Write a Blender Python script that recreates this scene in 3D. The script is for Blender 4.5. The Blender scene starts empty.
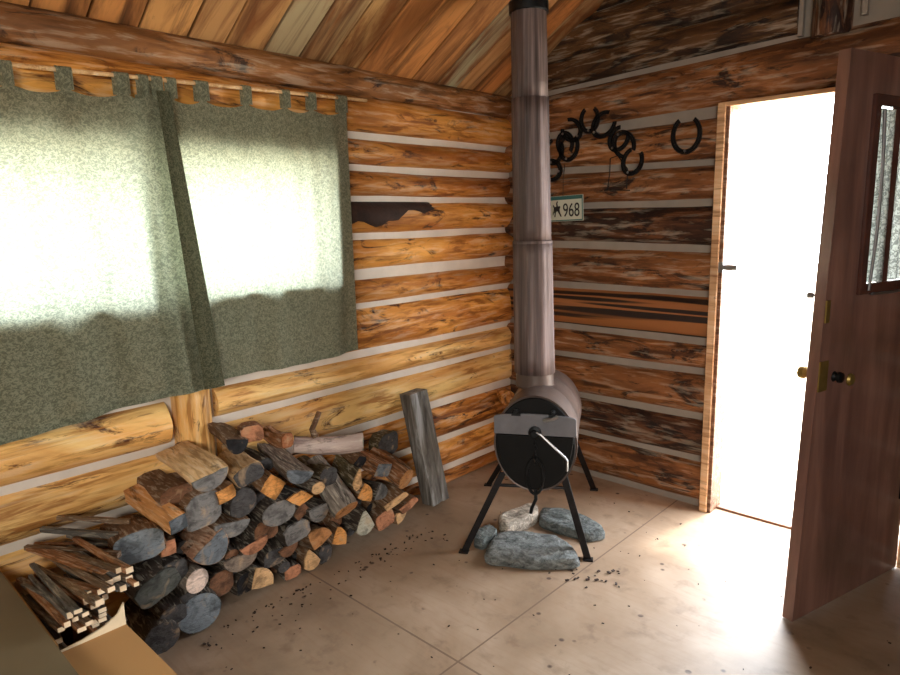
import bpy, bmesh, math, random
from mathutils import Vector, Matrix, noise
random.seed(7)
S = bpy.context.scene
COL = S.collection
PI = math.pi

# ------------------------------------------------------------------ helpers
def mesh_obj(name, verts, faces, mat, parent=None, smooth=False, mats=None, fmat=None):
    me = bpy.data.meshes.new(name)
    me.from_pydata([tuple(v) for v in verts], [], faces)
    bm = bmesh.new(); bm.from_mesh(me)
    bmesh.ops.recalc_face_normals(bm, faces=bm.faces)
    bm.to_mesh(me); bm.free()
    for m in (mats or [mat]):
        me.materials.append(m)
    if fmat:
        for p, i in zip(me.polygons, fmat): p.material_index = i
    if smooth:
        for p in me.polygons: p.use_smooth = True
    o = bpy.data.objects.new(name, me)
    COL.objects.link(o)
    if parent: o.parent = parent
    return o

class MB:
    """collects shapes, builds ONE mesh"""
    def __init__(s): s.v = []; s.f = []
    def add(s, v, f):
        n = len(s.v); s.v += [Vector(a) for a in v]; s.f += [tuple(i + n for i in a) for a in f]; return s
    def box(s, a, b):
        x0, y0, z0 = a; x1, y1, z1 = b
        v = [(x0,y0,z0),(x1,y0,z0),(x1,y1,z0),(x0,y1,z0),(x0,y0,z1),(x1,y0,z1),(x1,y1,z1),(x0,y1,z1)]
        return s.add(v, [(0,3,2,1),(4,5,6,7),(0,1,5,4),(1,2,6,5),(2,3,7,6),(3,0,4,7)])
    def obox(s, c, ax, ay, az):
        """box about c with half-axis vectors"""
        c, ax, ay, az = map(Vector, (c, ax, ay, az)); v = []
        for k in (-1, 1):
            for i, j in ((-1,-1),(1,-1),(1,1),(-1,1)):
                v.append(c + ax*i + ay*j + az*k)
        return s.add(v, [(0,3,2,1),(4,5,6,7),(0,1,5,4),(1,2,6,5),(2,3,7,6),(3,0,4,7)])
    def tube(s, pts, r, n=10, closed=False, rs=None):
        pts = [Vector(p) for p in pts]; m = len(pts); rings = []
        up = Vector((0, 0, 1)); prev = None; v = []
        for i, p in enumerate(pts):
            if closed: t = pts[(i+1) % m] - pts[i-1]
            else: t = pts[min(i+1, m-1)] - pts[max(i-1, 0)]
            t.normalize()
            if prev is None:
                a = t.cross(up if abs(t.z) < .9 else Vector((1, 0, 0))).normalized()
            else:
                a = (prev - t*prev.dot(t)).normalized()
            prev = a; b = t.cross(a); rr = rs[i] if rs else r
            for k in range(n):
                q = 2*PI*k/n; v.append(p + a*math.cos(q)*rr + b*math.sin(q)*rr)
        f = []
        for i in range(m if closed else m-1):
            j = (i+1) % m
            for k in range(n):
                l = (k+1) % n; f.append((i*n+k, i*n+l, j*n+l, j*n+k))
        if not closed:
            f.append(tuple(range(n))[::-1]); f.append(tuple((m-1)*n+k for k in range(n)))
        return s.add(v, f)
    def lathe(s, prof, org, axis, n=32, sx=1., caps=True):
        """prof: (radius, height) list around axis from org"""
        org = Vector(org); ax = Vector(axis).normalized()
        a = ax.cross(Vector((0,0,1)) if abs(ax.z) < .9 else Vector((1,0,0))).normalized(); b = ax.cross(a)
        v = []; f = []
        for r, h in prof:
            for k in range(n):
                q = 2*PI*k/n; v.append(org + ax*h + a*math.cos(q)*r*sx + b*math.sin(q)*r)
        for i in range(len(prof)-1):
            for k in range(n):
                l = (k+1) % n; f.append((i*n+k, i*n+l, (i+1)*n+l, (i+1)*n+k))
        if caps:
            f.append(tuple(range(n))[::-1]); f.append(tuple((len(prof)-1)*n+k for k in range(n)))
        return s.add(v, f)
    def prism(s, poly, org, ax, ay, ext):
        """2-D poly (closed) extruded by vector ext"""
        org, ax, ay, ext = map(Vector, (org, ax, ay, ext)); n = len(poly)
        v = [org + ax*p[0] + ay*p[1] for p in poly]; v += [q + ext for q in v]
        f = [tuple(range(n))[::-1], tuple(range(n, 2*n))] + [(i, (i+1) % n, n+(i+1) % n, n+i) for i in range(n)]
        return s.add(v, f)
    def build(s, name, mat, parent=None, smooth=False, bevel=0):
        o = mesh_obj(name, s.v, s.f, mat, parent, smooth)
        if bevel:
            m = o.modifiers.new('bevel', 'BEVEL'); m.width = bevel; m.segments = 2; m.limit_method = 'ANGLE'
        if smooth:
            m = o.modifiers.new('split', 'EDGE_SPLIT'); m.split_angle = math.radians(40)
        return o

def tag(o, label=None, cat=None, group=None, kind=None):
    if label: o['label'] = label
    if cat: o['category'] = cat
    if group: o['group'] = group
    if kind: o['kind'] = kind
    return o
def empty(name, loc=(0,0,0)):
    o = bpy.data.objects.new(name, None); COL.objects.link(o); o.location = loc; o.empty_display_size = .1
    return o
def keep(o, parent):
    """parent a child built in world coordinates to a translated empty"""
    o.parent = parent; o.matrix_parent_inverse = Matrix.Translation(parent.location).inverted(); return o

# ------------------------------------------------------------------ materials
def srgb(r, g, b):
    f = lambda c: ((c/255)/12.92 if c/255 <= .04045 else (((c/255)+.055)/1.055)**2.4)
    return (f(r), f(g), f(b), 1)
class NT:
    def __init__(s, name):
        s.m = bpy.data.materials.new(name); s.m.use_nodes = True; s.t = s.m.node_tree
        s.b = s.t.nodes['Principled BSDF']; s.out = s.t.nodes['Material Output']
    def n(s, typ, **kw):
        x = s.t.nodes.new(typ)
        for k, v in kw.items():
            if k.startswith('i_'):
                x.inputs[k[2:].replace('_', ' ')].default_value = v
            else: setattr(x, k, v)
        return x
    def l(s, a, b): s.t.links.new(a, b)
    def ramp(s, fac, stops, interp='LINEAR'):
        r = s.n('ShaderNodeValToRGB'); r.color_ramp.interpolation = interp
        e = r.color_ramp.elements
        while len(e) < len(stops): e.new(.5)
        for q, (p, c) in zip(e, stops): q.position = p; q.color = c if len(c) == 4 else (*c, 1)
        s.l(fac, r.inputs['Fac']); return r.outputs['Color']
    def coords(s, scale, rnd=True, kind='Object', rot=(0,0,0)):
        tc = s.n('ShaderNodeTexCoord'); mp = s.n('ShaderNodeMapping'); mp.inputs['Scale'].default_value = scale
        mp.inputs['Rotation'].default_value = rot
        s.l(tc.outputs[kind], mp.inputs['Vector'])
        if rnd:
            oi = s.n('ShaderNodeObjectInfo'); mu = s.n('ShaderNodeMath', operation='MULTIPLY'); mu.inputs[1].default_value = 37.
            s.l(oi.outputs['Random'], mu.inputs[0]); cb = s.n('ShaderNodeCombineXYZ')
            for k in range(3): s.l(mu.outputs[0], cb.inputs[k])
            s.l(cb.outputs[0], mp.inputs['Location'])
        return mp.outputs['Vector']
    def noise(s, vec, scale, detail=4, rough=.55, dist=0):
        x = s.n('ShaderNodeTexNoise'); x.inputs['Scale'].default_value = scale; x.inputs['Detail'].default_value = detail
        x.inputs['Roughness'].default_value = rough; x.inputs['Distortion'].default_value = dist
        s.l(vec, x.inputs['Vector']); return x.outputs['Fac']
    def mix(s, fac, a, b, blend='MIX'):
        x = s.n('ShaderNodeMix', data_type='RGBA', blend_type=blend)
        for sock, val in ((x.inputs[0], fac), (x.inputs[6], a), (x.inputs[7], b)):
            if hasattr(val, 'is_output'): s.l(val, sock)
            else: sock.default_value = val
        return x.outputs[2]
    def bump(s, h, strength=.4, dist=.01):
        x = s.n('ShaderNodeBump'); x.inputs['Strength'].default_value = strength; x.inputs['Distance'].default_value = dist
        s.l(h, x.inputs['Height']); s.l(x.outputs['Normal'], s.b.inputs['Normal'])
def plain(name, col, rough=.6, metal=0, var=.25, scale=12, bump=.15, spec=.5):
    t = NT(name); v = t.coords((1,1,1)); f = t.noise(v, scale, 5)
    d = tuple(c*(1-var) for c in col[:3]) + (1,); u = tuple(min(1, c*(1+var)) for c in col[:3]) + (1,)
    t.l(t.ramp(f, [(.3, d), (.7, u)]), t.b.inputs['Base Color'])
    t.b.inputs['Roughness'].default_value = rough; t.b.inputs['Metallic'].default_value = metal
    t.b.inputs['Specular IOR Level'].default_value = spec
    if bump: t.bump(t.noise(v, scale*4, 4), bump, .004)
    return t.m
def log_mat(name, light, mid, dark, streak=.5, blotch=.5, gx=1.6, gy=16, seed=0., rough=.55, spot=.62):
    """peeled log: honey ground, long grain streaks of dark scars, knots; grain runs along local X"""
    t = NT(name)
    v = t.coords((gx, gy, gy)); vb = t.coords((1.3, 5, 5)); vk = t.coords((3.2, 11, 11)); ve = t.coords((9, 22, 22))
    g = t.noise(v, 1.0, 6, .62, .6); b = t.noise(vb, 1.2, 5, .6, .8); k = t.noise(vk, 1.1, 6, .7, 1.2); e = t.noise(ve, 1, 5, .6)
    base = t.ramp(b, [(.30, mid), (.62, light)])
    fine = t.ramp(g, [(.38, (1, 1, 1)), (.52, (.55, .55, .55)), (.62, (0, 0, 0))])
    c = t.mix(t.ramp(g, [(streak, (0, 0, 0)), (streak + .13, (1, 1, 1))]), base, tuple(x*.55 for x in mid[:3]) + (1,))
    c = t.mix(t.ramp(k, [(spot - .06, (0, 0, 0)), (spot + .03, (1, 1, 1))]), c, dark)
    c = t.mix(t.ramp(b, [(blotch, (0, 0, 0)), (blotch + .12, (.85, .85, .85))]), c, t.mix(e, dark, tuple(x*.5 for x in mid[:3]) + (1,)))
    vd = t.coords((gx*3.2, gy*2.4, gy*2.4)); dd = t.noise(vd, 1, 4, .6, .4); vl = t.coords((.8, 2.5, 2.5)); ll = t.noise(vl, 1.3, 3, .5)
    dark2 = tuple((x+y)*.5 for x, y in zip(mid[:3], dark[:3])) + (1,)
    gate = t.ramp(t.noise(t.coords((2.2, 7, 7)), 1.4, 3, .5), [(.40, (0, 0, 0)), (.58, (1, 1, 1))])
    c = t.mix(t.mix(1., t.ramp(dd, [(.50, (0, 0, 0)), (.60, (.9, .9, .9))]), gate, 'MULTIPLY'), c, dark2)
    c = t.mix(t.ramp(dd, [(.36, (.22, .22, .22)), (.48, (0, 0, 0))]), c, (1, .93, .75, 1))
    c = t.mix(1., c, t.ramp(ll, [(.32, (.62, .58, .54)), (.6, (1.0, 1.0, 1.0))]), 'MULTIPLY')
    t.l(c, t.b.inputs['Base Color']); t.b.inputs['Roughness'].default_value = rough
    t.b.inputs['Specular IOR Level'].default_value = .35
    m = t.n('ShaderNodeMath', operation='ADD'); t.l(g, m.inputs[0]); t.l(k, m.inputs[1])
    t.bump(m.outputs[0], .55, .012)
    return t.m

def rock(name, c0):
    t = NT(name); a = t.noise(t.coords((1, 1, 2)), 22, 6, .7, .6); b = t.noise(t.coords((1, 1, 1)), 60, 4, .7)
    c = t.ramp(a, [(.32, tuple(x*.25 for x in c0[:3]) + (1,)), (.47, tuple(x*.75 for x in c0[:3]) + (1,)), (.66, tuple(min(1, x*1.45) for x in c0[:3]) + (1,))])
    c = t.mix(t.ramp(b, [(.54, (0, 0, 0)), (.64, (.7, .7, .7))]), c, tuple(x*.4 for x in c0[:3]) + (1,))
    t.l(c, t.b.inputs['Base Color']); t.b.inputs['Roughness'].default_value = .9; t.b.inputs['Specular IOR Level'].default_value = .2
    m = t.n('ShaderNodeMath', operation='ADD'); t.l(a, m.inputs[0]); t.l(b, m.inputs[1]); t.bump(m.outputs[0], 1., .02); return t.m
M = {}
M['log_left'] = log_mat('honey_log', srgb(232,166,80), srgb(178,106,42), srgb(58,26,10), .57, .64, spot=.60)
M['log_left2'] = log_mat('honey_log_b', srgb(222,152,70), srgb(158,90,36), srgb(50,22,10), .54, .60, spot=.58)
M['log_lit'] = log_mat('lit_honey_log', srgb(255,214,138), srgb(232,164,84), srgb(84,42,20), .55, .66, gx=1.1, gy=15, spot=.61)  # honey log lightened: door light on the low logs painted in
M['log_right'] = log_mat('brown_log', srgb(168,112,66), srgb(118,74,42), srgb(44,24,16), .53, .60, spot=.57)
M['log_right2'] = log_mat('brown_log_dark', srgb(130,84,52), srgb(84,52,34), srgb(30,18,16), .49, .54, spot=.53)
M['log_gable'] = log_mat('gable_log', srgb(106,74,42), srgb(66,44,28), srgb(22,16,14), .53, .58, spot=.56)
M['pole'] = log_mat('pole', srgb(160,108,60), srgb(120,78,42), srgb(50,26,14), .56, .66, spot=.6)
M['chink_l'] = plain('pale_chinking', srgb(205,196,184), .9, var=.10, scale=6, bump=.4)
M['chink_r'] = plain('dimmed_chinking', srgb(150,142,132), .9, var=.12, scale=6, bump=.4)  # left wall's chinking greyed to paint in the dimness of this wall
M['bark_patch'] = plain('dark_bark', srgb(44,26,18), .8, var=.5, scale=18, bump=.8)

# striped log
t = NT('striped_log'); v = t.coords((.16, 9, 9), False); g = t.noise(v, 1.5, 2, .45, .3)
t.l(t.ramp(g, [(.42, srgb(150,96,52)), (.45, srgb(40,24,16)), (.54, srgb(26,16,12)), (.56, srgb(150,96,54)), (.60, srgb(156,100,56)), (.62, srgb(28,17,12))]), t.b.inputs['Base Color'])
t.b.inputs['Roughness'].default_value = .6; t.bump(g, .5, .01); M['striped'] = t.m

# ceiling boards: weathered brown or grey-green per board
t = NT('ceiling_boards'); v = t.coords((.9, 16, 16)); vb = t.coords((1.2, 6, 6)); vk = t.coords((3, 18, 18))
g = t.noise(v, 1, 6, .65, .5); b = t.noise(vb, 1.2, 5, .65, 1.2); k = t.noise(vk, 1, 6, .7, 1.5)
oi = t.n('ShaderNodeObjectInfo')
base = t.ramp(oi.outputs['Random'], [(0, srgb(210,144,82)), (.3, srgb(190,126,72)), (.5, srgb(194,154,100)), (.68, srgb(166,162,132)), (.85, srgb(190,146,96)), (1, srgb(220,164,100))])
c = t.mix(t.ramp(b, [(.42, (0, 0, 0)), (.62, (1, 1, 1))]), base, srgb(134,84,44))
c = t.mix(t.ramp(g, [(.5, (0, 0, 0)), (.66, (.8, .8, .8))]), c, srgb(70,40,22))
c = t.mix(t.ramp(k, [(.63, (0, 0, 0)), (.72, (.7, .7, .7))]), c, srgb(74,38,22))
t.l(c, t.b.inputs['Base Color']); t.b.inputs['Roughness'].default_value = .55; t.bump(g, .4, .008); M['ceil'] = t.m

# floor: worn painted plywood sheets, dirt flecks, seams at x = 1.13 and y = -1.73
t = NT('worn_plywood_floor'); tc = t.n('ShaderNodeTexCoord'); sx = t.n('ShaderNodeSeparateXYZ'); t.l(tc.outputs['Object'], sx.inputs[0])
v = t.coords((1, 1, 1), False)
b = t.noise(v, 1.6, 6, .6, .4); s1 = t.noise(v, 38, 3, .5); s2 = t.noise(v, 9, 5, .6, .3); s3 = t.noise(t.coords((3, 30, 1), False), 2, 5, .6)
c = t.ramp(b, [(.3, srgb(126,106,86)), (.5, srgb(158,136,114)), (.72, srgb(180,160,140))])
c = t.mix(t.ramp(s3, [(.5, (0, 0, 0)), (.75, (.35, .35, .35))]), c, srgb(140,108,84))
c = t.mix(t.ramp(s2, [(.55, (0, 0, 0)), (.70, (.45, .45, .45))]), c, srgb(104,84,68))
vo = t.n('ShaderNodeTexVoronoi'); vo.inputs['Scale'].default_value = 13; t.l(v, vo.inputs['Vector'])
sp = t.ramp(vo.outputs['Distance'], [(.0, (1, 1, 1)), (.10, (1, 1, 1)), (.17, (0, 0, 0))])
gate = t.ramp(t.noise(v, 7, 2), [(.50, (0, 0, 0)), (.58, (1, 1, 1))])
c = t.mix(t.mix(1., sp, gate, 'MULTIPLY'), c, srgb(82,64,54))
def seam(sock, pos, w):
    a = t.n('ShaderNodeMath', operation='SUBTRACT'); t.l(sock, a.inputs[0]); a.inputs[1].default_value = pos
    d = t.n('ShaderNodeMath', operation='ABSOLUTE'); t.l(a.outputs[0], d.inputs[0])
    e = t.n('ShaderNodeMath', operation='LESS_THAN'); t.l(d.outputs[0], e.inputs[0]); e.inputs[1].default_value = w
    return e.outputs[0]
for q in (seam(sx.outputs['X'], 1.125, .0035), seam(sx.outputs['Y'], -1.735, .004)):
    c = t.mix(q, c, srgb(118,98,82))
t.l(c, t.b.inputs['Base Color']); t.b.inputs['Roughness'].default_value = .48; t.b.inputs['Specular IOR Level'].default_value = .45
t.bump(s2, .12, .004); M['floor'] = t.m

# curtain cloth: sage ground with tiny pale flowers, light passes through
def cloth(name, dark, light, trans=.55, sc=70, lift=.11):
    t = NT(name); v = t.coords((1, 1, 1), False, 'UV')
    f = t.noise(v, sc, 3, .6, 1.6); w = t.noise(v, 260, 2)
    c = t.ramp(f, [(.44, dark), (.56, light)]); c = t.mix(t.ramp(w, [(.35, (.25, .25, .25)), (.65, (0, 0, 0))]), c, dark)
    di = t.n('ShaderNodeBsdfDiffuse'); tr = t.n('ShaderNodeBsdfTranslucent'); mx = t.n('ShaderNodeMixShader'); mx.inputs[0].default_value = trans
    t.l(c, di.inputs['Color']); t.l(t.mix(lift, c, (.92, .97, .95, 1)), tr.inputs['Color']); t.l(di.outputs[0], mx.inputs[1]); t.l(tr.outputs[0], mx.inputs[2])
    t.l(mx.outputs[0], t.out.inputs['Surface']); t.t.nodes.remove(t.b); return t.m
M['curtain'] = cloth('sage_print_cloth', srgb(108,113,94), srgb(162,165,142), .5, 95)
M['curtain_shade'] = cloth('sage_cloth_shaded', srgb(70,72,56), srgb(104,104,84), .3, 95, 0)  # darker curtain cloth, paints the shade on the folded edge
M['door_cloth'] = cloth('grey_print_cloth', srgb(110,112,108), srgb(176,178,172), .35, 60, 0)
t = NT('window_glass'); tr = t.n('ShaderNodeBsdfTransparent'); gl = t.n('ShaderNodeBsdfGlossy'); gl.inputs['Roughness'].default_value = .03
mx = t.n('ShaderNodeMixShader'); mx.inputs[0].default_value = .07; tr.inputs['Color'].default_value = (.93, .96, .95, 1)
t.l(tr.outputs[0], mx.inputs[1]); t.l(gl.outputs[0], mx.inputs[2]); t.l(mx.outputs[0], t.out.inputs['Surface']); t.t.nodes.remove(t.b); M['glass'] = t.m

M['pale_wood'] = log_mat('pale_dowel', srgb(232,196,146), srgb(208,160,104), srgb(150,100,60), .7, .8, spot=.75)
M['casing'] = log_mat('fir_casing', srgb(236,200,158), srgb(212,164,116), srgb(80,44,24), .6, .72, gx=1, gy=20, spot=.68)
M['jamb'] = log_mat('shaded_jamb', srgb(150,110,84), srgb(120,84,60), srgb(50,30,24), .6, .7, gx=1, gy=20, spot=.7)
M['frame_w'] = plain('window_frame_paint', srgb(170,140,100), .6)
# stove pipe: tall vertical streaks of purplish oxidised steel
t = NT('oxidised_pipe'); v = t.coords((34, 34, .9), False); g = t.noise(v, 1, 4, .6); b = t.noise(t.coords((3, 3, 2), False), 1.5, 4)
c = t.ramp(g, [(.34, srgb(58,48,46)), (.5, srgb(96,82,80)), (.68, srgb(140,124,122))]); c = t.mix(t.ramp(b, [(.5, (0, 0, 0)), (.7, (.5, .5, .5))]), c, srgb(84,64,54))
t.l(c, t.b.inputs['Base Color']); t.b.inputs['Metallic'].default_value = .25; t.b.inputs['Roughness'].default_value = .6; t.bump(g, .25, .004); M['pipe'] = t.m
M['stove_body'] = plain('rusty_grey_steel', srgb(96,82,76), .45, .3, .3, 7, .15)
M['stove_black'] = plain('stove_black', srgb(10,10,11), .6, .0, .3, 20, .1, .2)
M['stove_grey'] = plain('stove_grey_plate', srgb(112,112,118), .45, .4, .15, 14, .1)
M['steel'] = plain('worn_steel', srgb(150,150,152), .35, .9, .15, 20, .05)
M['iron'] = plain('dark_iron', srgb(30,32,34), .5, .7, .35, 30, .3)
M['leg'] = plain('leg_iron', srgb(30,28,30), .45, .6, .3, 20, .1)
M['stone_b'] = rock('blue_grey_stone', srgb(138,144,144))
M['stone_p'] = rock('pale_speckled_stone', srgb(196,186,172))
M['stone_d'] = rock('dark_green_stone', srgb(120,128,128))
M['brass'] = plain('dull_brass', srgb(150,128,70), .4, .7, .2, 20, .05)
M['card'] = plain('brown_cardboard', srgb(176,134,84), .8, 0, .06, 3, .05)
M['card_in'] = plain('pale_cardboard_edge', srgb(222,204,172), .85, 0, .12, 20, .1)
M['card_dark'] = plain('dark_cardboard', srgb(112,98,72), .8, 0, .08, 3, .05)  # darker, greyer brown than the other cardboard
M['ground'] = plain('pale_dry_ground', srgb(205,195,175), .9, 0, .1, .6, .2)
M['plate'] = plain('plate_white', srgb(196,204,190), .45, .1, .06, 8, 0)
M['plate_teal'] = plain('plate_teal', srgb(48,104,104), .45, .1, .1, 8, 0)
M['plate_ink'] = plain('plate_ink', srgb(24,26,28), .5, 0, .1, 8, 0)
M['string'] = plain('old_string', srgb(70,58,44), .9)
# door: varnished red-brown boards
t = NT('dark_varnished_door'); v = t.coords((11, 11, 1.2), False); g = t.noise(v, 1.2, 5, .6, .4); b = t.noise(t.coords((2, 2, 1.3), False), 2, 4)
c = t.ramp(g, [(.35, srgb(112,80,72)), (.6, srgb(142,104,92)), (.75, srgb(158,120,106))]); c = t.mix(t.ramp(b, [(.5, (0, 0, 0)), (.7, (.5, .5, .5))]), c, srgb(92,70,56))
t.l(c, t.b.inputs['Base Color']); t.b.inputs['Roughness'].default_value = .28; t.b.inputs['Coat Weight'].default_value = .25; t.bump(g, .1, .004); M['door'] = t.m
M['door_trim'] = plain('glossy_dark_trim', srgb(84,52,44), .2, 0, .2, 10, .05)
# weathered board
t = NT('weathered_board'); v = t.coords((16, 16, 1.4), False); g = t.noise(v, 1.2, 5, .65, .5)
t.l(t.ramp(g, [(.34, srgb(52,46,42)), (.52, srgb(110,106,100)), (.68, srgb(168,168,168))]), t.b.inputs['Base Color']); t.b.inputs['Roughness'].default_value = .8; t.bump(g, .5, .008); M['weath'] = t.m

BARK = {'tan': (srgb(236,204,158), srgb(206,164,114)), 'orange': (srgb(222,166,104), srgb(196,134,78)), 'brown': (srgb(132,98,68), srgb(92,66,46)),
        'dark': (srgb(74,64,56), srgb(46,38,34)), 'rust': (srgb(156,96,62), srgb(114,66,42)), 'greybrown': (srgb(112,96,84), srgb(76,60,50)),
        'black': (srgb(40,36,36), srgb(24,22,22)), 'greybark': (srgb(128,120,112), srgb(96,86,78)), 'olive': (srgb(96,84,58), srgb(64,54,36)),
        'rustbrown': (srgb(154,102,62), srgb(106,70,44)), 'birch': (srgb(214,198,192), srgb(168,146,140)), 'tanpink': (srgb(196,158,130), srgb(150,108,84))}
ENDC = {'grey': srgb(116,114,112), 'slate': srgb(100,106,112), 'orange': srgb(214,150,84), 'dark': srgb(70,68,68), 'black': srgb(34,33,36), 'rust': srgb(178,122,90),
        'tan': srgb(204,164,118), 'brown': srgb(112,78,56), 'browntan': srgb(176,124,78), 'pale': srgb(178,174,156), 'palepink': srgb(212,190,176),
        'bluegrey': srgb(118,126,132), 'darkgreen': srgb(76,78,74), 'greybrown': srgb(122,108,96), 'rustbrown': srgb(140,88,56)}
for k, (a, b_) in BARK.items():
    M['bark_' + k] = log_mat('bark_' + k, a, b_, tuple(x*.3 for x in b_[:3]) + (1,), .56, .66, gx=5, gy=34, spot=.62, rough=.8)
for k, c0 in ENDC.items():
    t = NT('cut_end_' + k); v = t.coords((1, 1, 1)); g = t.noise(t.coords((30, 22, 50)), 1, 6, .7, 1.5); b = t.noise(t.coords((60, 40, 110)), 1, 5, .7, 1)
    lo = tuple(x*.5 for x in c0[:3]) + (1,); hi = tuple(min(1, x*1.25) for x in c0[:3]) + (1,)
    c = t.ramp(g, [(.34, lo), (.46, c0), (.66, hi)]); c = t.mix(t.ramp(b, [(.58, (0, 0, 0)), (.66, (.6, .6, .6))]), c, lo)
    big = t.noise(t.coords((16, 13, 13)), 1, 3, .6, .5)
    c = t.mix(t.ramp(big, [(.36, (.75, .75, .75)), (.5, (0, 0, 0))]), c, tuple(x*.28 for x in c0[:3]) + (1,)); c = t.mix(t.ramp(big, [(.58, (0, 0, 0)), (.7, (.45, .45, .45))]), c, srgb(190,160,124))
    t.l(c, t.b.inputs['Base Color']); t.b.inputs['Roughness'].default_value = .85; t.b.inputs['Specular IOR Level'].default_value = .25
    t.bump(b, .8, .006); M['end_' + k] = t.m
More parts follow.
